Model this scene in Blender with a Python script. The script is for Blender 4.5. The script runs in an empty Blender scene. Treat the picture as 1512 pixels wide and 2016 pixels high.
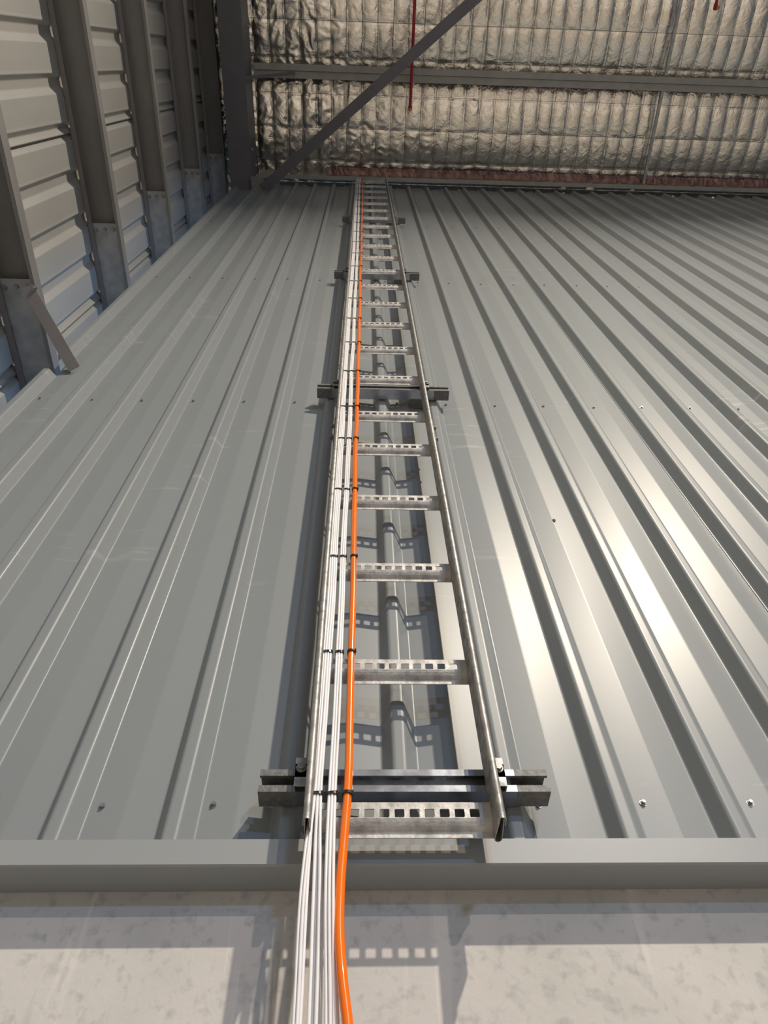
import bpy, bmesh, math, random
import numpy as np
from mathutils import Vector, Matrix
random.seed(7); rng = np.random.default_rng(7)
S = bpy.context.scene
COL = S.collection
CZ = 1.6                      # camera height; heights below are written relative to it as "s"

# ------------------------------------------------------------------ camera
F = 1398.0
u = np.array([-37., -888., F]); u /= np.linalg.norm(u)
xa = np.array([1, .01327, .0349]); xa -= xa.dot(u)*u; xa /= np.linalg.norm(xa)
n = np.cross(u, xa)
# world axes written in camera coordinates (x right, y down, z forward)
right = Vector((xa[0], n[0], u[0])); down = Vector((xa[1], n[1], u[1])); fwd = Vector((xa[2], n[2], u[2]))
cam_d = bpy.data.cameras.new('camera'); cam = bpy.data.objects.new('camera', cam_d); COL.objects.link(cam)
m3 = Matrix((right, -down, -fwd)).transposed()
cam.matrix_world = Matrix.Translation((0, 0, CZ)) @ m3.to_4x4()
cam_d.sensor_fit = 'VERTICAL'; cam_d.sensor_height = 36.0; cam_d.lens = 36.0*F/2016.0
cam_d.clip_start = .02; cam_d.clip_end = 200
S.camera = cam

# ------------------------------------------------------------------ world, lamps, exposure
w = bpy.data.worlds.new('world'); S.world = w; w.use_nodes = True
bg = w.node_tree.nodes['Background']; bg.inputs[0].default_value = (.50, .70, 1.0, 1); bg.inputs[1].default_value = .15
def lamp(name, loc, power, col, size):
    d = bpy.data.lights.new(name, 'AREA'); d.shape = 'DISK'; d.size = size; d.energy = power; d.color = col
    o = bpy.data.objects.new(name, d); COL.objects.link(o); o.location = (loc[0], loc[1], loc[2]+CZ)
    return o
lamp('high_bay_light', (2.6, -3.5, 6.2), 760, (1, .88, .72), .15)
lb = lamp('high_bay_light', (4.4, -9.0, 6.4), 720, (1, .88, .80), .22); lb.data.spread = math.radians(152)
lamp('skylight_panel', (5.5, -17.0, 6.6), 1750, (.38, .62, 1), 2.0)
# daylight entering on the far side of the partition, reaching the side wall through the gap
ld = lamp('doorway_daylight', (1.3, 3.2, 3.0), 48, (.40, .64, 1), 3.0); ld.rotation_euler = (0, math.radians(90), 0)
S.view_settings.view_transform = 'Standard'; S.view_settings.look = 'None'
S.view_settings.exposure = 0.0; S.view_settings.gamma = 1.0; S.view_settings.use_curve_mapping = False

# ------------------------------------------------------------------ materials
def mat(name, col, rough=.5, metal=0., noise=0., nscale=30., col2=None, bump=0., bscale=60., stretch=None, rvar=0., spec=.5, coat=0.):
    m = bpy.data.materials.new(name); m.use_nodes = True; nt = m.node_tree; b = nt.nodes['Principled BSDF']
    b.inputs['Base Color'].default_value = (*col, 1); b.inputs['Roughness'].default_value = rough
    b.inputs['Metallic'].default_value = metal; b.inputs['Specular IOR Level'].default_value = spec
    b.inputs['Coat Weight'].default_value = coat
    tc = nt.nodes.new('ShaderNodeTexCoord'); src = tc.outputs['Object']
    if stretch:
        mp = nt.nodes.new('ShaderNodeMapping'); mp.inputs['Scale'].default_value = stretch
        nt.links.new(src, mp.inputs[0]); src = mp.outputs[0]
    if noise:
        nz = nt.nodes.new('ShaderNodeTexNoise'); nz.inputs['Scale'].default_value = nscale; nz.inputs['Detail'].default_value = 5
        nt.links.new(src, nz.inputs[0])
        rp = nt.nodes.new('ShaderNodeMapRange'); rp.inputs[1].default_value = .35; rp.inputs[2].default_value = .65
        nt.links.new(nz.outputs[0], rp.inputs[0])
        mx = nt.nodes.new('ShaderNodeMix'); mx.data_type = 'RGBA'
        c2 = col2 if col2 else tuple(c*(1-noise) for c in col)
        mx.inputs[6].default_value = (*col, 1); mx.inputs[7].default_value = (*c2, 1)
        nt.links.new(rp.outputs[0], mx.inputs[0]); nt.links.new(mx.outputs[2], b.inputs['Base Color'])
        if rvar:
            mr = nt.nodes.new('ShaderNodeMapRange'); mr.inputs[3].default_value = rough; mr.inputs[4].default_value = rough+rvar
            nt.links.new(rp.outputs[0], mr.inputs[0]); nt.links.new(mr.outputs[0], b.inputs['Roughness'])
    if bump:
        n2 = nt.nodes.new('ShaderNodeTexNoise'); n2.inputs['Scale'].default_value = bscale; n2.inputs['Detail'].default_value = 4
        nt.links.new(src, n2.inputs[0])
        bp = nt.nodes.new('ShaderNodeBump'); bp.inputs['Strength'].default_value = bump; bp.inputs['Distance'].default_value = .002
        nt.links.new(n2.outputs[0], bp.inputs['Height']); nt.links.new(bp.outputs[0], b.inputs['Normal'])
    return m

def cladding_mat():
    m = mat('painted_cladding', (.250, .272, .280), .37, 0, .10, 2.2, (.238, .257, .266), stretch=(1, 1, .35), spec=.36)
    nt = m.node_tree; b = nt.nodes['Principled BSDF']
    # chalky scuffs: thin pale scratches gathered in a few patches
    tc = nt.nodes.new('ShaderNodeTexCoord')
    mp = nt.nodes.new('ShaderNodeMapping'); mp.inputs['Rotation'].default_value = (0, .9, 0); mp.inputs['Scale'].default_value = (2.2, 2.2, 16)
    nt.links.new(tc.outputs['Object'], mp.inputs[0])
    a = nt.nodes.new('ShaderNodeTexNoise'); a.inputs['Scale'].default_value = 2.1; a.inputs['Detail'].default_value = 6; a.inputs['Distortion'].default_value = 1.2
    nt.links.new(mp.outputs[0], a.inputs[0])
    ra = nt.nodes.new('ShaderNodeMapRange'); ra.inputs[1].default_value = .60; ra.inputs[2].default_value = .68; nt.links.new(a.outputs[0], ra.inputs[0])
    c = nt.nodes.new('ShaderNodeTexNoise'); c.inputs['Scale'].default_value = 1.6; nt.links.new(tc.outputs['Object'], c.inputs[0])
    rc = nt.nodes.new('ShaderNodeMapRange'); rc.inputs[1].default_value = .52; rc.inputs[2].default_value = .62; nt.links.new(c.outputs[0], rc.inputs[0])
    mu = nt.nodes.new('ShaderNodeMath'); mu.operation = 'MULTIPLY'; nt.links.new(ra.outputs[0], mu.inputs[0]); nt.links.new(rc.outputs[0], mu.inputs[1])
    m2 = nt.nodes.new('ShaderNodeMath'); m2.operation = 'MULTIPLY'; m2.inputs[1].default_value = .28; nt.links.new(mu.outputs[0], m2.inputs[0])
    old = b.inputs['Base Color'].links[0].from_socket
    mx = nt.nodes.new('ShaderNodeMix'); mx.data_type = 'RGBA'; nt.links.new(m2.outputs[0], mx.inputs[0]); nt.links.new(old, mx.inputs[6])
    mx.inputs[7].default_value = (.52, .52, .49, 1); nt.links.new(mx.outputs[2], b.inputs['Base Color'])
    return m

def concrete_mat():
    m = mat('precast_concrete', (.595, .57, .54), .85, 0, .16, 5, (.51, .495, .465), .25, 90)
    nt = m.node_tree; b = nt.nodes['Principled BSDF']; tc = nt.nodes.new('ShaderNodeTexCoord')
    def nz(scale, lo, hi, st, dist=0., det=4):
        mp = nt.nodes.new('ShaderNodeMapping'); mp.inputs['Scale'].default_value = st; nt.links.new(tc.outputs['Object'], mp.inputs[0])
        a = nt.nodes.new('ShaderNodeTexNoise'); a.inputs['Scale'].default_value = scale; a.inputs['Detail'].default_value = det; a.inputs['Distortion'].default_value = dist
        nt.links.new(mp.outputs[0], a.inputs[0])
        r = nt.nodes.new('ShaderNodeMapRange'); r.inputs[1].default_value = lo; r.inputs[2].default_value = hi
        nt.links.new(a.outputs[0], r.inputs[0]); return r.outputs[0]
    def mixin(fac, k, col):
        s = nt.nodes.new('ShaderNodeMath'); s.operation = 'MULTIPLY'; s.inputs[1].default_value = k; nt.links.new(fac, s.inputs[0])
        old = b.inputs['Base Color'].links[0].from_socket
        mx = nt.nodes.new('ShaderNodeMix'); mx.data_type = 'RGBA'; nt.links.new(s.outputs[0], mx.inputs[0]); nt.links.new(old, mx.inputs[6])
        mx.inputs[7].default_value = (*col, 1); nt.links.new(mx.outputs[2], b.inputs['Base Color'])
    mixin(nz(60, .53, .74, (1, 1, 1), .25, 6), .60, (.33, .32, .31))          # grey mottles
    mixin(nz(20, .60, .66, (1.8, 1, .13), .3), .50, (.68, .65, .60))      # pale vertical drips
    mixin(nz(30, .66, .72, (1.6, 1, .16), .5), .30, (.34, .34, .34))      # darker drips
    mixin(nz(9, .76, .80, (1, 1, 1), .3), .6, (.48, .30, .16))            # rust spots
    return m

def foil_mat():
    m = bpy.data.materials.new('reflective_foil'); m.use_nodes = True; nt = m.node_tree; b = nt.nodes['Principled BSDF']
    b.inputs['Base Color'].default_value = (.92, .86, .77, 1); b.inputs['Metallic'].default_value = 1; b.inputs['Roughness'].default_value = .24
    tc = nt.nodes.new('ShaderNodeTexCoord'); prev = None
    for sc, st, dd, dist in ((10, .28, .02, 1.6), (32, .25, .006, 2.0)):
        a = nt.nodes.new('ShaderNodeTexNoise'); a.inputs['Scale'].default_value = sc; a.inputs['Detail'].default_value = 3; a.inputs['Distortion'].default_value = dist
        nt.links.new(tc.outputs['Object'], a.inputs[0])
        bp = nt.nodes.new('ShaderNodeBump'); bp.inputs['Strength'].default_value = st; bp.inputs['Distance'].default_value = dd
        nt.links.new(a.outputs[0], bp.inputs['Height'])
        if prev: nt.links.new(prev, bp.inputs['Normal'])
        prev = bp.outputs[0]
    nt.links.new(prev, b.inputs['Normal'])
    return m

M = dict(
    clad=cladding_mat(),
    trim=mat('painted_flashing', (.31, .325, .33), .42, 0, .05, 3),
    conc=concrete_mat(), foil=foil_mat(),
    floor=mat('slab_concrete', (.26, .245, .22), .6, 0, .15, 2),
    galv=mat('galvanised_steel', (.46, .45, .42), .42, .6, .45, 55, (.25, .25, .245), .25, 120, rvar=.15),
    rung=mat('mottled_galvanised_rung', (.62, .60, .565), .5, .2, .5, 42, (.36, .35, .33), .5, 140, rvar=.15),
    strut=mat('bright_zinc_strut', (.47, .49, .53), .22, .92, .12, 30, (.40, .42, .46), .08, 60, rvar=.08),
    coldgal=mat('cold_galvanising_paint', (.20, .20, .195), .6, .3, .35, 90, None, .5, 150),
    side=mat('painted_side_cladding', (.36, .35, .325), .4, 0, .1, 2.2, (.33, .325, .31), spec=.5),
    girt=mat('dull_zinc_girt', (.30, .29, .28), .5, .3, .22, 7, (.24, .235, .23), stretch=(1, .4, 1)),
    sleeve=mat('spangled_zinc_sleeve', (.50, .50, .49), .42, .45, .35, 14, (.34, .35, .36), .1, 80),
    steel=mat('grey_primed_steel', (.155, .15, .165), .5, 0, .12, 6),
    purple=mat('mauve_grey_primer', (.26, .235, .23), .5, 0, .12, 12),
    purlin=mat('zinc_purlin', (.40, .39, .36), .5, .2, .15, 9, (.34, .33, .31)),
    white=mat('white_cable_sheath', (.90, .88, .88), .38, 0, .05, 30, coat=.15),
    print=mat('grey_cable_print', (.40, .38, .42), .5),
    orange=mat('orange_cable_sheath', (1.0, .19, .0), .24, 0, .04, 20, coat=.5),
    black=mat('black_nylon', (.012, .012, .012), .28),
    red=mat('red_pipe_paint', (.42, .012, .02), .35),
    brass=mat('brass_sprinkler', (.42, .22, .12), .35, .8),
    redrefl=mat('red_brown_reflection', (.30, .17, .145), .38, .55, .5, 14),  # reddish reflection in the foil, put into the colour
    wire=mat('mesh_wire', (.16, .15, .14), .5, .5),
    screw=mat('zinc_screw', (.36, .37, .38), .3, .8, .2, 200),
    brown=mat('dried_brown_speck', (.045, .02, .012), .6),
)

# ------------------------------------------------------------------ helpers
def tag(o, label=None, cat=None, group=None, kind=None):
    if label: o['label'] = label
    if cat: o['category'] = cat
    if group: o['group'] = group
    if kind: o['kind'] = kind
    return o
def link(name, me, m=None, parent=None, smooth=False):
    if m is not None and not me.materials:
        for q in (m if isinstance(m, (list, tuple)) else [m]): me.materials.append(q)
    if smooth:
        for p in me.polygons: p.use_smooth = True
    o = bpy.data.objects.new(name, me); COL.objects.link(o)
    if parent: o.parent = parent
    return o
def empty(name, loc=(0, 0, 0)):
    o = bpy.data.objects.new(name, None); COL.objects.link(o); o.location = loc; o.empty_display_size = .05
    return o
def new_mesh(name, verts, faces):
    me = bpy.data.meshes.new(name); me.from_pydata([tuple(v) for v in verts], [], faces); me.update(); return me
class MB:
    def __init__(s): s.v = []; s.f = []; s.mi = []
    def add(s, vs, fs, mi=0):
        k = len(s.v); s.v += [tuple(v) for v in vs]; s.f += [tuple(i+k for i in q) for q in fs]; s.mi += [mi]*len(fs); return s
    def box(s, a, b, mi=0):
        x0, y0, z0 = a; x1, y1, z1 = b
        return s.add([(x0,y0,z0),(x1,y0,z0),(x1,y1,z0),(x0,y1,z0),(x0,y0,z1),(x1,y0,z1),(x1,y1,z1),(x0,y1,z1)],
              [(0,3,2,1),(4,5,6,7),(0,1,5,4),(1,2,6,5),(2,3,7,6),(3,0,4,7)], mi)
    def cyl(s, p, q, r, seg=12, r2=None, mi=0):
        p = Vector(p); q = Vector(q); d = (q-p).normalized(); a = d.orthogonal().normalized(); b = d.cross(a); r2 = r if r2 is None else r2
        vs = [p+(a*math.cos(t)+b*math.sin(t))*r for t in [2*math.pi*i/seg for i in range(seg)]]
        vs += [q+(a*math.cos(t)+b*math.sin(t))*r2 for t in [2*math.pi*i/seg for i in range(seg)]]
        fs = [(i, (i+1) % seg, seg+(i+1) % seg, seg+i) for i in range(seg)] + [tuple(range(seg))[::-1], tuple(range(seg, 2*seg))]
        return s.add(vs, fs, mi)
    def prism(s, poly, axis, a, b, mi=0):
        # poly: 2-D outline, extruded along axis from a to b; the 2-D coords fill the other two axes in order
        def P(c, t):
            l = list(c); l.insert(axis, t); return tuple(l)
        k = len(poly); vs = [P(c, a) for c in poly]+[P(c, b) for c in poly]
        return s.add(vs, [(i, (i+1) % k, k+(i+1) % k, k+i) for i in range(k)]+[tuple(range(k))[::-1], tuple(range(k, 2*k))], mi)
    def sheet(s, path, axis, a, b, th, mi=0, closed=False):
        # folded sheet metal: an open 2-D path thickened by th, extruded along axis
        pts = [Vector(p) for p in path]; nn = len(pts); off = []
        for i in range(nn):
            if closed: d0 = (pts[i]-pts[i-1]).normalized(); d1 = (pts[(i+1) % nn]-pts[i]).normalized()
            else:
                d0 = (pts[i]-pts[i-1]).normalized() if i else (pts[1]-pts[0]).normalized()
                d1 = (pts[i+1]-pts[i]).normalized() if i < nn-1 else d0
            n0 = Vector((-d0.y, d0.x)); n1 = Vector((-d1.y, d1.x)); b_ = (n0+n1)
            b_ = b_.normalized() if b_.length > 1e-6 else n0
            off.append(pts[i]+b_*th/max(.45, b_.dot(n0)))
        def P(c, t):
            l = [c[0], c[1]]; l.insert(axis, t); return tuple(l)
        vs = [P(p, a) for p in pts]+[P(p, a) for p in off]+[P(p, b) for p in pts]+[P(p, b) for p in off]
        fs = []; N = nn; rg = range(N if closed else N-1)
        for i in rg:
            j = (i+1) % N
            fs += [(i, j, 2*N+j, 2*N+i), (N+j, N+i, 3*N+i, 3*N+j), (j, i, N+i, N+j), (2*N+i, 2*N+j, 3*N+j, 3*N+i)]
        if not closed: fs += [(0, 2*N, 3*N, N), (N-1, 2*N-1, 4*N-1, 3*N-1)]
        return s.add(vs, fs, mi)
    def build(s, name, m, parent=None, smooth=False, label=None, kind=None, bevel=0):
        me = new_mesh(name, s.v, s.f); ms = m if isinstance(m, (list, tuple)) else [m]
        for q in ms: me.materials.append(q)
        for p, i in zip(me.polygons, s.mi): p.material_index = i
        bm = bmesh.new(); bm.from_mesh(me); bmesh.ops.recalc_face_normals(bm, faces=bm.faces); bm.to_mesh(me); bm.free()
        o = link(name, me, None, parent, smooth)
        if smooth:
            try: me.set_sharp_from_angle(angle=math.radians(40))
            except Exception: pass
        if bevel:
            b = o.modifiers.new('bevel', 'BEVEL'); b.width = bevel; b.segments = 2; b.limit_method = 'ANGLE'; b.angle_limit = math.radians(40)
        return tag(o, label, None, None, kind)
def arc(cx, cy, r, a0, a1, k):
    return [(cx+r*math.cos(math.radians(a0+(a1-a0)*i/k)), cy+r*math.sin(math.radians(a0+(a1-a0)*i/k))) for i in range(k+1)]
def tube(pts, r, seg=10, per=6, fl=1.0):
    P = np.array(pts, float); T = np.concatenate([[0], np.cumsum(np.linalg.norm(np.diff(P, axis=0), axis=1))])
    n_ = len(P); G = np.zeros_like(P); dl = np.diff(P, axis=0)/np.diff(T)[:, None]
    G[0] = dl[0]; G[-1] = dl[-1]
    for i in range(1, n_-1):
        h0, h1 = T[i]-T[i-1], T[i+1]-T[i]; G[i] = (dl[i-1]*h1+dl[i]*h0)/(h0+h1)
    C = []
    for i in range(n_-1):
        h = T[i+1]-T[i]
        for t in np.linspace(0, 1, per, endpoint=False):
            C.append((2*t**3-3*t*t+1)*P[i]+(t**3-2*t*t+t)*h*G[i]+(-2*t**3+3*t*t)*P[i+1]+(t**3-t*t)*h*G[i+1])
    C.append(P[-1]); C = np.array(C); vs = []; fs = []
    for i, c in enumerate(C):
        d = Vector(C[min(i+1, len(C)-1)]-C[max(i-1, 0)]).normalized()
        a = d.cross(Vector((0, 1, 0))).normalized(); b = d.cross(a)
        for k in range(seg):
            t = 2*math.pi*k/seg; vs.append(Vector(c)+a*math.cos(t)*r+b*math.sin(t)*r*fl)
    for i in range(len(C)-1):
        for k in range(seg): fs.append((i*seg+k, i*seg+(k+1) % seg, (i+1)*seg+(k+1) % seg, (i+1)*seg+k))
    fs += [tuple(range(seg)), tuple(range((len(C)-1)*seg, len(C)*seg))[::-1]]
    return vs, fs

# ------------------------------------------------------------------ levels
PAN = 1.015; PITCH = .1752; RIBH = .029; XL = -1.17
WT = 7.30                      # top of the metal clad wall (s)
CB, CT = .592, .631            # capping bottom / top

def rib_profile(h, first, count, pitch, run=.018, top=.021, run2=.020, swage=.0044):
    """returns (a, h) points: rib then pan with a shallow crease, for count pitches from rib index first"""
    pts = []
    for k in range(count+1):
        x = .045+(first+k)*pitch
        a1, a2 = x+run, x+run+top; R = .0048
        def bend(p0, pc, p1, n=5):
            return [tuple((1-t)**2*a+2*t*(1-t)*b+t*t*c for a, b, c in zip(p0, pc, p1)) for t in [i/n for i in range(n+1)]]
        def lerp(p, q, d):
            L = math.hypot(q[0]-p[0], q[1]-p[1]); return (p[0]+(q[0]-p[0])*d/L, p[1]+(q[1]-p[1])*d/L)
        A, B, C_, D_ = (x, 0), (a1, h), (a2, h), (a2+run2, 0)
        pts += bend((x-.003, 0), A, lerp(A, B, .003), 3)+bend(lerp(B, A, R), B, lerp(B, C_, R))+bend(lerp(C_, B, R), C_, lerp(C_, D_, R))+bend(lerp(D_, C_, .003), D_, (a2+run2+.003, 0), 3)
        if k < count:
            e = x+run+top+run2+.003; nx = x+pitch-.003; mid = (e+nx)/2
            pts += [(mid-.0015, swage-.00005), (mid+.0015, swage-.00005), (nx-.010, .0008)]
    return pts
def clad_sheet(name, pts, z0, z1, place, m, parent, notch=None):
    vs = []; fs = []; N = len(pts)
    zl = [z0, z1] if not notch else [z0, notch[0], notch[1], z1]; nz = len(zl)-1
    for j in range(nz+1):
        z = zl[j]
        for p in pts: vs.append(place(p, z))
    for j in range(nz):
        for i in range(N-1):
            if notch and j == 1 and pts[i+1][0] < notch[2]: continue
            fs.append((j*N+i, j*N+i+1, (j+1)*N+i+1, (j+1)*N+i))
    me = new_mesh(name, vs, fs); o = link(name, me, m, parent)
    so = o.modifiers.new('gauge', 'SOLIDIFY'); so.thickness = .0008; so.offset = 0
    return o

# ------------------------------------------------------------------ structure: floor, concrete base, capping, clad wall
fl = MB().box((-6, -18, -.1), (16, 6, 0)).build('floor', M['floor'], kind='structure'); tag(fl, 'pale concrete floor slab of the warehouse', kind='structure')
cw = MB().box((-1.3, 1.043, 0), (14, 1.20, CZ+.66)).build('wall_base', M['conc']); tag(cw, 'smooth precast concrete panel below the metal cladding', kind='structure')
# capping flashing: face, soffit returning to the concrete and a small folded top lip
cp = MB()
cp.sheet([(1.042, CZ+CB), (.981, CZ+CB), (.979, CZ+CB+.002), (.979, CZ+CT), (.984, CZ+CT+.001), (1.02, CZ+CT+.001)], 0, -1.3, 14, .0012)
cpo = cp.build('trim_1', M['trim']); tag(cpo, 'light grey folded metal flashing along the foot of the cladding', kind='structure')

wall = empty('wall_front', (0, PAN, CZ+CT)); tag(wall, 'grey ribbed metal cladding covering the wall behind the cable ladder', kind='structure')
def place_front(p, z): return (p[0], -p[1], z)      # local to the wall empty
scr = MB()
scr.cyl((0, 0, 0), (0, -.0012, 0), .0062, 14); scr.cyl((0, -.0012, 0), (0, -.0024, 0), .0052, 14, .0045); scr.cyl((0, -.0024, 0), (0, -.0062, 0), .0036, 6, .0034)
screw_me = scr.build('screw', M['screw']).data; bpy.data.objects.remove(bpy.data.objects['screw'])
k = -7; idx = 0
while k < 44:
    cnt = 4; pts = rib_profile(RIBH, k, cnt, PITCH)
    if k == -7: pts = [(XL, 0)]+[p for p in pts if p[0] > XL+.004]
    off = .0017*(idx % 2)
    sh = clad_sheet('cladding_sheet', pts, .002, WT-CT, lambda p, z: (p[0], -p[1]-off, z), M['clad'], wall, (2.505-CT, 2.66-CT, -1.085) if k == -7 else None)
    for row in (.714, 2.30, 3.93, 5.50):
        for q in range(k, k+cnt):
            x = .045+q*PITCH+.061+.018+random.uniform(-.004, .004)
            if x < XL+.02 or x > 4.6: continue
            o = bpy.data.objects.new('screw', screw_me); COL.objects.link(o); o.parent = sh
            o.location = (x, -.0008-off, row-CT+random.uniform(-.003, .003)+.012*(x/1.5)); o.rotation_euler = (random.uniform(-.12, .12), 0, random.uniform(-.12, .12))
    k += cnt; idx += 1

# left wall: sheets with ribs running up, seen side on; it carries on past the partition
CX = -1.442
lw = empty('wall_left', (CX, 0, 0)); tag(lw, 'grey ribbed metal side wall behind the horizontal girts', kind='structure')
prof = [(p[0], .022-p[1]) for p in rib_profile(.022, -45, 70, .2020, .020, .036, .028, .0)]
prof = [(a+.045, h) for a, h in prof]
cuts_ = [.342+.808*k for k in range(-11, 5)]
for i in range(len(cuts_)-1):
    a_, b_ = cuts_[i], cuts_[i+1]
    pts = [(a_-.003, .0232)]+[(p[0], p[1]+.0014*max(0, 1-(p[0]-a_)/.1)) for p in prof if a_+.002 < p[0] < b_-.004]+[(b_, .0218)]
    clad_sheet('cladding_sheet', pts, 0, CZ+7.6, lambda p, z: (p[1]-.024, p[0], z), M['side'], lw)

# ------------------------------------------------------------------ ceiling: foil-faced insulation over safety mesh
def vnoise(x, y, seed):
    g = np.random.default_rng(seed).random((64, 64)); xi = np.floor(x).astype(int); yi = np.floor(y).astype(int)
    fx = x-xi; fy = y-yi; fx = fx*fx*(3-2*fx); fy = fy*fy*(3-2*fy)
    a = g[xi % 64, yi % 64]; b = g[(xi+1) % 64, yi % 64]; c = g[xi % 64, (yi+1) % 64]; d = g[(xi+1) % 64, (yi+1) % 64]
    return a*(1-fx)*(1-fy)+b*fx*(1-fy)+c*(1-fx)*fy+d*fx*fy
SF = 7.52                      # level of the mesh wires (s)
ceil = empty('ceiling', (0, 0, CZ+SF)); tag(ceil, 'silver foil-faced roof insulation bulging between safety mesh wires', kind='structure')
PX, PY, Y0, X0 = .137, .275, -.012, -.03
xs = np.arange(-1.5, 6.0, .0125); ys = np.arange(-1.75, 1.12, .0125)
XX, YY = np.meshgrid(xs, ys, indexing='ij')
wob = .010*(vnoise(XX*3, YY*3, 3)-.5)
uu = ((XX-X0+wob)/PX) % 1; vv = ((YY-Y0+wob)/PY) % 1
bul = (np.abs(np.sin(np.pi*uu))**.45)*(.35+.65*np.abs(np.sin(np.pi*vv))**.5)
cell = vnoise(np.floor((XX-X0)/PX)*7.3+.5, np.floor((YY-Y0)/PY)*3.7+.5, 5)
rz = 0
for sc, am, sd in ((6, .0060, 11), (15, .0030, 12), (38, .0009, 13)):
    rz = rz+am*(1-2*np.abs(vnoise(XX*sc+3*vnoise(XX*9, YY*9, sd+20), YY*sc*.8+3*vnoise(XX*7, YY*8, sd+30), sd)-.5)*2)
msk = .45+1.1*vnoise(XX*2.1+5, YY*3.1, 40)
left = np.clip((1.2-XX)/2.5, 0, 1)
ZZ = -(bul*(.013+.009*cell)+(rz)*msk*(.28+.9*left))+.006+.022*(vnoise(XX*.9, YY*1.9, 44)-.5)-.045*np.sin(np.pi*np.clip(((YY-.10) % .86)/.86, 0, 1))+.042
Nx, Ny = XX.shape
vs = np.stack([XX.ravel(), YY.ravel(), ZZ.ravel()], 1)
ii = (np.arange(Nx-1)[:, None]*Ny+np.arange(Ny-1)[None, :]).ravel()
fs = np.stack([ii, ii+1, ii+Ny+1, ii+Ny], 1)
me = bpy.data.meshes.new('foil_blanket'); me.vertices.add(len(vs)); me.vertices.foreach_set('co', vs.ravel())
me.loops.add(fs.size); me.loops.foreach_set('vertex_index', fs.ravel().astype(np.int32))
me.polygons.add(len(fs)); me.polygons.foreach_set('loop_start', np.arange(0, fs.size, 4, dtype=np.int32)); me.polygons.foreach_set('loop_total', np.full(len(fs), 4, dtype=np.int32))
me.update(calc_edges=True); me.validate()
link('foil_blanket', me, M['foil'], ceil, True)
MB().box((-1.55, -18, .0), (14, -1.74, .04)).box((6.0, -1.75, 0), (14, 1.12, .04)).box((-1.55, -1.75, .06), (6, 1.12, .08)).build('roof_sheeting', M['purlin'], ceil)
wm = MB()
x = X0-PX*10
while x < 5.9:
    wm.cyl((x, -1.74, -.012), (x, 1.1, -.012), .0016, 5); x += PX
y = Y0-6*PY
while y < 1.05:
    wm.cyl((-1.48, y, -.012), (5.9, y, -.014), .0014, 5); y += PY
wm.build('safety_mesh', M['wire'], ceil, kind='stuff')

# ------------------------------------------------------------------ roof steel
def purlin(name, ya, yb, s, lab, holes):
    t = empty(name, (-.98, ya, CZ+s)); L = 7.2
    a = MB(); w_ = yb-ya
    # Z section: bottom flange with a lip, web, top flange
    a.sheet([(0, .018), (0, 0), (w_*.46, 0), (w_*.46, .17), (w_*.95, .17), (w_*.95, .155)], 0, 0, L, .0022)
    a.build('channel', M['purlin'], t)
    if holes:
        b = MB(); b.sheet([(w_*.46+.003, .05), (w_*.46+.003, .014), (w_, .014), (w_, .024)], 0, 0, L, .002)
        b.build('back_angle', M['purlin'], t)
        c = MB(); x = .08
        while x < L:
            c.cyl((x, w_*.74, .0138), (x, w_*.74, .0108), .0042, 8); x += .165
        c.build('rivet_row', M['girt'], t, kind='stuff')
    return tag(t, lab, 'purlin')
purlin('roof_purlin', .040, .150, 7.39, 'long zinc roof purlin crossing the foil ceiling under the mid-span, riveted along its edge', True)
purlin('eave_purlin', .925, 1.000, 7.37, 'long zinc eave purlin running along the top of the clad wall', False)
# foil turned down over the wall head and, beside it, a strip coloured as its reddish reflection
fr = MB(); N_ = 420; vv_ = []
for i in range(N_+1):
    x = -1.15+i*7.1/N_
    for j, (yy, zz) in enumerate(((1.00, 7.50), (1.004, 7.42), (1.012, 7.36), (1.026, 7.33))):
        vv_.append((x, yy+random.uniform(-.006, .006)*(j > 0), CZ+zz+random.uniform(-.008, .008)*(j > 0)))
fr.add(vv_, [(i*4+j, i*4+j+1, (i+1)*4+j+1, (i+1)*4+j) for i in range(N_) for j in range(3)])
tag(fr.build('foil_fringe', M['foil']), 'crumpled foil edge tucked down behind the eave purlin above the cladding', 'insulation')
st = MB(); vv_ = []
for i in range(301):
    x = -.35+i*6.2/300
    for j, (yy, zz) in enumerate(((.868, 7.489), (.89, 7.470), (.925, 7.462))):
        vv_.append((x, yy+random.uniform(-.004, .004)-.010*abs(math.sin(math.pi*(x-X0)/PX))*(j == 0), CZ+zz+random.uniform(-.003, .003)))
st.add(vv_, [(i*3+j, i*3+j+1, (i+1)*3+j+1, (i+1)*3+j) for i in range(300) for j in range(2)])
tag(st.build('reflection_strip', M['redrefl']), 'red-brown strip standing for a reflection along the eave between foil and purlin', 'insulation')

# bridging between purlins
br = empty('purlin_bridging', (2.70, -.9, CZ+7.42)); tag(br, 'thin zinc bridging channel crossing between the purlins at right', 'brace')
b = MB(); b.sheet([(-.012, .022), (-.012, 0), (.012, 0), (.012, .022)], 1, 0, .935, .0016); b.build('channel', M['sleeve'], br)
b = MB(); b.sheet([(-.012, .022), (-.012, 0), (.012, 0), (.012, .022)], 1, 1.0, 1.82, .0016); b.build('channel', M['sleeve'], br)
b = MB(); b.box((-.026, .93, .0), (.026, .955, .03)); b.build('end_cleat', M['girt'], br)

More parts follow.
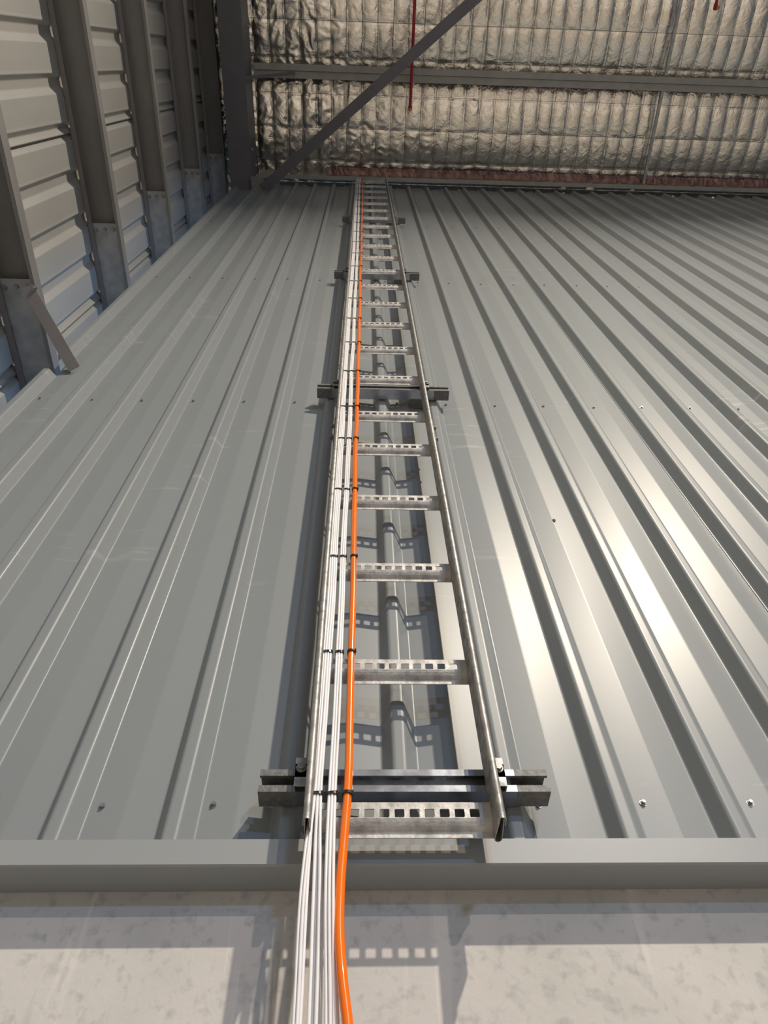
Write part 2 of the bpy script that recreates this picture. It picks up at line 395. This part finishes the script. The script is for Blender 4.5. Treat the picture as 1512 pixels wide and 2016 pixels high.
# rafter beside the left wall
ra = empty('roof_rafter', (-1.10, 1.3, CZ+7.0)); tag(ra, 'dark grey steel rafter running out from the wall corner under the ceiling', 'beam')
r_ = MB(); r_.box((-.095, -7.3, 0), (.098, .1, .010)); r_.build('bottom_flange', M['steel'], ra, bevel=.002)
r_ = MB(); r_.box((.086, -7.3, .010), (.096, .1, .40)); r_.build('web', M['steel'], ra)
r_ = MB(); r_.box((-.095, -7.3, .40), (.098, .1, .41)); r_.build('top_flange', M['steel'], ra)
for yy, zz in ((-1.52, .33), (-.45, .33), (-.36, .33), (-.60, .12)):
    b = MB(); b.cyl((.096, yy, zz), (.110, yy, zz), .013, 6); b.build('bolt', M['sleeve'], ra)
# fly brace from the purlin to the rafter
fb = empty('fly_brace', (-1.02, .15, CZ+7.03)); tag(fb, 'short grey angle brace tying the mid purlin down to the rafter', 'brace')
b = MB(); b.add([(0,-.012,0),(0,.016,0),(.40,-.028,.345),(.40,-.052,.345),(0,-.012,.004),(0,.016,.004),(.40,-.028,.349),(.40,-.052,.349),(0,.016,.034),(.40,-.028,.379)],
    [(0,1,2,3),(4,7,6,5),(0,3,7,4),(1,5,6,2),(0,4,5,1),(3,2,6,7),(5,8,9,6)]); b.build('angle_bar', M['steel'], fb)
# diagonal roof brace
p0 = Vector((-.905, 1.00, CZ+6.95)); p1 = Vector((1.66, -1.09, CZ+6.95)); dv = (p1-p0).normalized(); sd = Vector((-dv.y, dv.x, 0))
db = empty('diagonal_roof_brace', p0); tag(db, 'long flat-faced dark steel brace slanting across the ceiling from the wall corner', 'brace')
wv = .043; b = MB()
def q(t, a, z): v = dv*t+sd*a; return (v.x, v.y, z)
Lb = (p1-p0).length
def bar(b, t0, t1, a0, a1, z0, z1):
    b.add([q(t0,a0,z0),q(t1,a0,z0),q(t1,a1,z0),q(t0,a1,z0),q(t0,a0,z1),q(t1,a0,z1),q(t1,a1,z1),q(t0,a1,z1)], [(0,3,2,1),(4,5,6,7),(0,1,5,4),(1,2,6,5),(2,3,7,6),(3,0,4,7)])
bar(b, 0, Lb, -wv, wv, 0, .008); b.build('bottom_leg', M['steel'], db)
b = MB(); bar(b, 0, Lb, wv-.008, wv, .008, .085); b.build('upright_leg', M['steel'], db)
b = MB(); b.prism([(-.10, .03), (-.10, -.10), (-.02, -.11), (.085, -.02), (.085, .03)], 2, .008, .018); b.build('gusset_plate', M['purple'], db)
for t in (.035, .085):
    b = MB(); v = q(t, 0, 0); b.cyl((v[0], v[1], -.010), (v[0], v[1], 0), .011, 6); b.build('bolt', M['coldgal'], db)

# ------------------------------------------------------------------ sprinkler pipes
def pipe(x, y1, s, lab, y0=-3.2):
    t = empty('sprinkler_pipe', (x, y1, CZ+s)); r = .0125
    b = MB(); b.cyl((0, 0, 0), (0, y0-y1, .0), r, 16); b.build('pipe', M['red'], t, True)
    b = MB(); b.cyl((0, .004, 0), (0, -.030, 0), .0165, 16); b.cyl((0, -.002, .004), (0, -.002, -.028), .0155, 16); b.build('elbow', M['red'], t, True)
    b = MB(); b.cyl((0, -.002, -.028), (0, -.002, -.045), .009, 8); b.cyl((.004, -.002, -.045), (.004, -.002, -.060), .0018, 6); b.cyl((-.004, -.002, -.045), (-.004, -.002, -.060), .0018, 6)
    b.cyl((0, -.002, -.060), (0, -.002, -.063), .013, 12); b.build('sprinkler_head', M['brass'], t)
    tag(t, lab, 'pipe')
pipe(.405, .353, 7.25, 'bright red sprinkler pipe hanging below the foil at centre, passing behind the diagonal brace')
pipe(2.935, -.46, 7.25, 'red sprinkler pipe of which only the brass-tipped end shows at top right')

# ------------------------------------------------------------------ girts on the left wall
XI, XO = -1.285, -1.437
glab = ['zinc girt on the left wall, lowest, with its splice sleeve beside the short angle strut',
        'zinc girt on the left wall, second from the bottom', 'zinc girt on the left wall, third from the bottom',
        'zinc girt on the left wall, fourth from the bottom', 'zinc girt on the left wall, topmost, beside the rafter']
W_ = XI-XO; HG = .050
hx = MB(); hx.cyl((0, 0, 0), (0, 0, -.003), .011, 14); hx.cyl((0, 0, -.003), (0, 0, -.011), .0082, 6); po = hx.build('bolt_source', M['screw']); bolt_me = po.data; bpy.data.objects.remove(po)
for i, (s, lab) in enumerate(zip((1.72, 2.86, 3.985, 5.075, 6.225, 7.30), ['zinc girt at the left edge, lower than the angle strut, mostly out of view']+glab)):
    t = empty('wall_girt', (XO, .76, CZ+s)); tag(t, lab, 'girt', 'girts on the left wall')
    b = MB(); b.sheet([(.016, 0), (0, 0), (0, HG), (W_, HG), (W_, 0), (W_-.013, 0)], 1, -8.0, 2.2, .0022)
    b.build('channel', M['girt'], t)
    b = MB(); b.sheet([(.004, HG-.006), (.004, .0045), (W_-.005, .0045), (W_-.005, HG-.006)], 1, 0, .62, .0026)
    b.build('splice_sleeve', M['sleeve'], t, bevel=0)
    b = MB(); b.sheet([(.019, -.003), (-.003, -.003), (-.003, .045)], 1, -8, 2.2, .0015); b.build('edge_strip', M['purple'], t)
    for bx in (.032, .078, .122):
        o = bpy.data.objects.new('bolt', bolt_me); COL.objects.link(o); o.parent = t; o.location = (bx, .03+.006*(bx < .05), .0042)
# packers (short cleats) between girt and cladding ribs
# short angle strut at the lowest girt
a0 = Vector((-1.262, .775, CZ+2.755)); a1 = Vector((-1.062, .995, CZ+2.53))
sb = empty('angle_strut', a0); tag(sb, 'short mauve-grey angle strut slanting from the lowest girt sleeve to the cladding', 'brace')
d = (a1-a0); dn = d.normalized(); sx = Vector((1, .0, 0)); sx = (sx-dn*sx.dot(dn)).normalized(); up = sx.cross(dn).normalized()
if up.z > 0: up = -up
def seg(name, a, bb, c, e, m):
    vs = [sx*x_+up*z_+dn*t for t in (-.02, d.length) for x_, z_ in ((a, c), (bb, c), (bb, e), (a, e))]
    MB().add(vs, [(0,1,2,3),(4,7,6,5),(0,4,5,1),(1,5,6,2),(2,6,7,3),(3,7,4,0)]).build(name, m, sb)
seg('flat_leg', -.022, .022, -.001, .003, M['purple']); seg('upright_leg', -.022, -.018, -.036, .0, M['purple'])
o = bpy.data.objects.new('bolt', bolt_me); COL.objects.link(o); o.parent = sb; o.location = (.02, -.012, .0)

# ------------------------------------------------------------------ cable ladder
lad = empty('cable_ladder', (.07, .944, CZ+.61)); tag(lad, 'tall galvanised cable ladder with perforated rungs fixed up the clad wall', 'ladder')
OX, OY, OZ = .07, .944, CZ+.61
XLr, XRr = -.067, .206
def rail(xc, s0, s1, flip):
    b = MB()
    # hemmed loop: narrow under the front bead, wide and round at the back
    hw = .0045
    path = [(-.0022, -.054)]+[(-hw*.75, -.03), (-hw, -.012)]+[(hw*math.cos(t), -.007+.0065*math.sin(t)) for t in np.linspace(math.pi, 0, 7)]+[(hw, -.012), (hw*.75, -.03), (.0022, -.054)]
    b.sheet([(x, y) for x, y in path], 2, s0-.61, s1-.61, .0011)
    bead = [(-.0038, -.043)]+[(.0046*math.cos(t), -.053-.0046*math.sin(t)) for t in np.linspace(math.pi, 0, 9)]+[(.0050, -.040)]
    bead = [(x*flip, y) for x, y in bead]
    b.sheet(bead, 2, s0-.61-.001, s1-.61, .0013 if flip < 0 else -.0013)
    o = b.build('side_rail', M['galv'], lad, True); o.location = (xc-OX, 0, 0); return o
for xc, fl_ in ((XLr, -1), (XRr, 1)):
    rail(xc, .605, 1.872, fl_); rail(xc, 1.874, 7.22, fl_)
    b = MB(); so_ = -1 if xc < 0 else 1
    xx = xc-OX+so_*.0085
    b.box((xx-.001, -.042, 1.872-.61-.075), (xx+.001, -.012, 1.872-.61+.075)); b.build('splice_plate', M['galv'], lad)
    for dz in (-.037, .037):
        b = MB(); b.cyl((xx, -.028, 1.878-.61+dz), (xx+so_*.010, -.028, 1.878-.61+dz), .0065, 6); b.build('bolt', M['coldgal'], lad)
# rung: lip, underside and perforated front web in one folded strip
RX0, RX1 = XLr+.004-OX, XRr-.004-OX
def rung_mesh():
    hp, hwid = .0222, .0145; xh = [.176-OX+hp*i for i in range(-12, 2)]
    cuts = [RX0]
    for c in xh:
        if c-hwid/2 > RX0+.003 and c+hwid/2 < RX1-.001: cuts += [c-hwid/2, c+hwid/2]
    cuts.append(RX1)
    prof = [(0, -.001), (0, .0078), (-.0015, .0092), (-.004, .0108), (-.0072, .0138), (-.0105, .0185), (-.0125, .0225), (-.0125, .0235), (-.0125, .0374), (-.0125, .0470), (-.0105, .0495), (-.006, .0500)]
    hz = 7   # profile segment 7->8 carries the holes
    vs = []; fs = []; N = len(prof)
    for x in cuts:
        for (y, z) in prof: vs.append((x, y, z))
    for i in range(len(cuts)-1):
        for j in range(N-1):
            a, b_, c, d_ = i*N+j, i*N+j+1, (i+1)*N+j+1, (i+1)*N+j
            if j == hz and i % 2 == 1:
                # rounded corners of the slot
                r = .0021; x0, x1 = cuts[i], cuts[i+1]; z0, z1 = prof[hz][1], prof[hz+1][1]
                for (cx, cz, sx_, sz_, corner) in ((x0, z0, 1, 1, a), (x1, z0, -1, 1, d_), (x1, z1, -1, -1, c), (x0, z1, 1, -1, b_)):
                    k = len(vs); vs += [(cx+sx_*r, -.0125, cz), (cx+sx_*r*.3, -.0125, cz+sz_*r*.3), (cx, -.0125, cz+sz_*r)]
                    fs.append((corner, k, k+1, k+2))
                continue
            fs.append((a, b_, c, d_))
    return new_mesh('rung', vs, fs)
rung_me = rung_mesh()
rungs = [.612, .912, 1.210, 1.500, 1.788, 2.012, 2.314]+[2.314+.3018*i for i in range(1, 17)]
rungs = [r for r in rungs if r < 7.2]
for r in rungs:
    o = link('rung', rung_me, M['rung'], lad); o.location = (0, 0, r-.61)
    so = o.modifiers.new('gauge', 'SOLIDIFY'); so.thickness = .0016; so.offset = 0

# ------------------------------------------------------------------ strut channels
slabs = ['galvanised slotted strut channel behind the bottom end of the cable ladder', 'galvanised strut channel behind the ladder, second from the bottom, near the rail joint',
         'galvanised strut channel behind the ladder, third from the bottom', 'galvanised strut channel behind the ladder, fourth from the bottom']
SX0, SX1 = -.149, .302
for i, s in enumerate((.690, 2.268, 3.848, 5.410)):
    t = empty('strut_channel', (SX0, .9455, CZ+s)); tag(t, slabs[i], 'strut', 'strut channels behind the ladder')
    L = SX1-SX0; H = .036; Dp = .032
    for a, b_, mt, nm in ((0, .052, 'coldgal', 'painted_end'), (.052, L-.052, 'strut', 'channel'), (L-.052, L, 'coldgal', 'painted_end')):
        b = MB(); b.sheet([(.0035, .0072), (0, .0072), (0, 0), (Dp, 0), (Dp, H), (0, H), (0, H-.0072), (.0035, H-.0072)], 0, a, b_, -.0022)
        b.build(nm, M[mt], t, bevel=0)
    b = MB(); x = .05
    while x < L-.04:
        b.box((x, Dp-.0062, H*.5-.006), (x+.026, Dp-.0026, H*.5+.006)); x += .05
    b.build('back_slots', M['black'], t, kind='stuff')
    b = MB(); b.box((.222, -.0006, -.0005), (.2235, .0002, .0098)).box((.222, .0, -.0008), (.2235, Dp, .0)).box((.2215, -.0006, H-.0098), (.223, .0002, H+.0004)); b.build('cut_mark', M['black'], t)
    for xc, sg in ((XLr, -1), (XRr, 1)):
        x0 = xc+sg*.008-SX0; xa_, xb_ = sorted((x0, x0+sg*.019))
        b = MB(); b.sheet([(xa_, -.001), (xa_, -.013), (xb_, -.013), (xb_, -.001)], 2, -.0, .052, .002); b.box((min(xa_, xa_-sg*.004), -.013, .016), (max(xb_, xb_-sg*.004), -.0105, .040))
        b.build('hold_down_clip', M['galv'], t)
        b = MB(); xm = (xa_+xb_)/2; b.cyl((xm, -.013, .032), (xm, -.0145, .032), .0082, 14); b.cyl((xm, -.0145, .032), (xm, -.0205, .032), .0062, 6); b.build('hex_bolt', M['galv'], t)
    # packer between channel back and ribs
    b = MB(); b.box((.32, Dp, -.006), (.385, Dp+.032, .022)); b.build('packer', M['coldgal'], t)

# ------------------------------------------------------------------ cables
def W(px, py, D):
    r = right*((px-756)/F)+down*((py-1008)/F)+fwd; k = D/r.y; return (r.x*k, D, CZ+r.z*k)
rows = [(1588, 621, 652.7, 683.7), (1302, 643, 667, 691.3), (1110, 655.8, 674.5, 696), (973, 664.6, 682, 698.5), (871, 670.8, 686.8, 700.3), (808, 674, 689.5, 702.6), (738, 678.5, 691.5, 704.5),
        (679, 683, 695.8, 707), (632, 685.7, 697, 707.5), (591, 688.5, 698.8, 709), (558, 692, 701, 709), (528, 694, 702, 710), (502, 695.9, 703.3, 710.9), (480, 697, 704.2, 711.5), (459, 698, 705, 712), (441, 698.8, 705.5, 712.3),
        (426, 699.5, 705.8, 712.6), (411, 700.5, 706.3, 713), (398, 701.2, 706.8, 713.4), (385, 702, 707.3, 713.8), (374, 702.8, 707.8, 714), (363, 703.7, 708.4, 714)]
tie_s = [r+.056 for r in rungs]
def at(col):
    out = []
    for i, rw in enumerate(rows):
        if i >= len(tie_s): break
        x = W(rw[1+col], rw[0], .920)[0]; out.append((x, tie_s[i]))
    return out
tracks = [at(0), at(1), at(2)]
def mk(track, dx, dd, D0, lower, amp, seed, squeeze=1.0):
    """lower: list of (px, py, D) waypoints below the bottom rung, top to bottom"""
    rs = random.Random(seed); pts = []
    for px, py, D in reversed(lower): pts.append(W(px, py, D))
    pts.sort(key=lambda p: p[2])
    for i, (x, s) in enumerate(track):
        f = max(.30, 1-.62*min(1, i/16)) if squeeze else 1
        pts.append((x+dx, D0+dd, CZ+s))
        if i < len(track)-1:
            x2, s2 = track[i+1]; pts.append(((x+x2)/2+dx+amp*math.sin(i*1.7+.4)*(1 if i < 8 else .4)+rs.uniform(-.0004, .0004), D0+dd+.001, CZ+(s+s2)/2))
    x, s = track[-1]; pts.append((x+dx, D0+dd+.002, CZ+s+.25)); pts.append((x+dx+.002, D0+dd+.02, CZ+7.47))
    return pts
def cable(name, pts, r, m, lab, grp=None, fl=1.0):
    vs, fs = tube(pts, r, 10 if r < .005 else 16, 7)
    vs = [Vector(v)-Vector(pts[0]) for v in vs]
    me = new_mesh(name, vs, fs); o = link(name, me, m, None, True); o.location = pts[0]; tag(o, lab, 'cable', grp); return o
RW = .0023
# left bundle of seven, loosening under the lowest tie into an outer and an inner group
LB = [(-.0066, 0), (-.0022, -.0008), (.0022, -.0008), (.0066, 0), (-.0042, .0041), (0, .0043), (.0042, .0041)]
low_left = [  # (px at y=1760, px at y=2010, D)
    (592, 578, .928), (598, 585, .926), (617, 608, .932), (629, 622, .931), (604, 591, .930), (623, 615, .937), (633, 630, .943)]
names_l = ['outermost on the left where the left bundle loosens below the ladder', 'second from the left where the left bundle loosens below the ladder', 'leftmost of the inner group split off the left bundle below the ladder',
           'rightmost of the inner group split off the left bundle below the ladder', 'third from the left, beside the gap, where the left bundle loosens', 'middle one of the inner group split off the left bundle below the ladder',
           'slipping behind towards the middle bundle below the ladder']
for (dx, dd), (pa, pb, D), lb, sdd in zip(LB, low_left, names_l, range(9)):
    x0 = W(621, 1588, .905)[0]+dx
    ptop = W(621, 1588, .905)
    pts = mk(tracks[0], dx, dd, .9215, [(pa, 1760, D-.008), (pb, 2010, D)], .0010, sdd)
    pts[0:0] = [(pts[0][0]-.012, D+.02, CZ-.15), ][:1]
    cable('white_cable', pts, RW, M['white'], 'white cable, '+lb, 'white cables of the left bundle')
MBn = [(-.0044, 0), (0, -.0008), (.0044, 0), (-.0022, .0041), (.0022, .0041)]
low_mid = [(641, 642, .925), (648, 650, .923), (656, 658, .925), (644, 646, .934), (654, 665, .932)]
names_m = ['left front of the middle bundle beside the orange cable', 'centre front of the middle bundle', 'right front of the middle bundle, nearest the orange cable',
           'rear left of the middle bundle, spreading apart below the ladder', 'rear right of the middle bundle, behind the one nearest the orange cable']
for (dx, dd), (pa, pb, D), lb, sdd in zip(MBn, low_mid, names_m, range(20, 29)):
    pts = mk(tracks[1], dx, dd, .9215, [(pa, 1760, D-.010), (pb, 2010, D)], .0009, sdd)
    pts[0:0] = [(pts[0][0]+.008, D+.02, CZ-.15)]
    cable('white_cable', pts, RW, M['white'], 'white sheathed cable, '+lb, 'white cables of the middle bundle')
pts = mk(tracks[2], 0, 0, .9225, [(676.5, 1660, .921), (670, 1745, .919), (668, 1835, .917), (674.5, 1930, .916), (684, 2010, .916)], .0012, 50)
pts[0:0] = [(pts[0][0]+.025, .95, CZ-.15)]
cable('orange_cable', pts, .0066, M['orange'], 'thick bright orange cable tied up the ladder right of the white bundles')

# cable ties
def ring(wx, wy, h, th=.0011):
    k = 20; b = MB(); o_ = []; i_ = []
    def se(a, c, e=.7): return math.copysign(abs(c)**e, c)*a
    P = [(se(wx, math.cos(2*math.pi*j/k)), se(wy, math.sin(2*math.pi*j/k))) for j in range(k)]
    Q = [(se(wx-th, math.cos(2*math.pi*j/k)), se(wy-th, math.sin(2*math.pi*j/k))) for j in range(k)]
    vs = [(x, y, -h) for x, y in P]+[(x, y, h) for x, y in P]+[(x, y, -h) for x, y in Q]+[(x, y, h) for x, y in Q]; fs = []
    for j in range(k):
        l = (j+1) % k
        fs += [(j, l, k+l, k+j), (2*k+l, 2*k+j, 3*k+j, 3*k+l), (k+j, k+l, 3*k+l, 3*k+j), (l, j, 2*k+j, 2*k+l)]
    b.add(vs, fs); return b
ORD = ['bottom', 'second', 'third', 'fourth', 'fifth', 'sixth', 'seventh', 'eighth', 'ninth', 'tenth', 'eleventh', 'twelfth', 'thirteenth', 'fourteenth', 'fifteenth', 'sixteenth', 'seventeenth', 'eighteenth', 'nineteenth', 'twentieth', 'twenty-first', 'twenty-second', 'twenty-third']
BN = ['left white bundle', 'middle white bundle', 'orange cable']
for ci, (wx, wy, dy) in enumerate(((.0096, .0070, .0018), (.0077, .0070, .0018), (.0079, .0079, .0))):
    po = ring(wx, wy, .0023).build('band_source', M['black']); me_t = po.data; bpy.data.objects.remove(po)
    po = MB().box((-.003, -.003, -.003), (.003, .002, .003)).build('head_source', M['black']); hd = po.data; bpy.data.objects.remove(po)
    for i, (x, s) in enumerate(tracks[ci]):
        t = empty('cable_tie', (x, .9220+dy, CZ+s)); t.rotation_euler = (random.uniform(-.08, .08), random.uniform(-.10, .10), 0)
        lab = f'black cable tie round the {BN[ci]} at the {ORD[i]} rung' + (' from the bottom' if i else '')
        tag(t, lab, 'cable tie', 'black cable ties round the '+BN[ci])
        o = bpy.data.objects.new('band', me_t); COL.objects.link(o); o.parent = t
        o = bpy.data.objects.new('head', hd); COL.objects.link(o); o.parent = t; o.location = (wx*.75, -wy*.72+.002, 0)

# ------------------------------------------------------------------ small marks
v = W(1091, 1026, PAN-.004)
b = MB(); b.add([(0, -.001, .010), (.0035, -.002, .006), (.004, -.004, 0), (.001, -.002, -.007), (-.003, -.003, -.002), (-.0035, -.002, .006), (0, -.0055, .002), (0, .001, 0)],
   [(i, (i+1) % 6, 6) for i in range(6)]+[((i+1) % 6, i, 7) for i in range(6)])
o = b.build('debris_speck', M['brown'], smooth=True); o.location = v; tag(o, 'tiny dark brown speck stuck on the cladding at right of the ladder', 'debris')
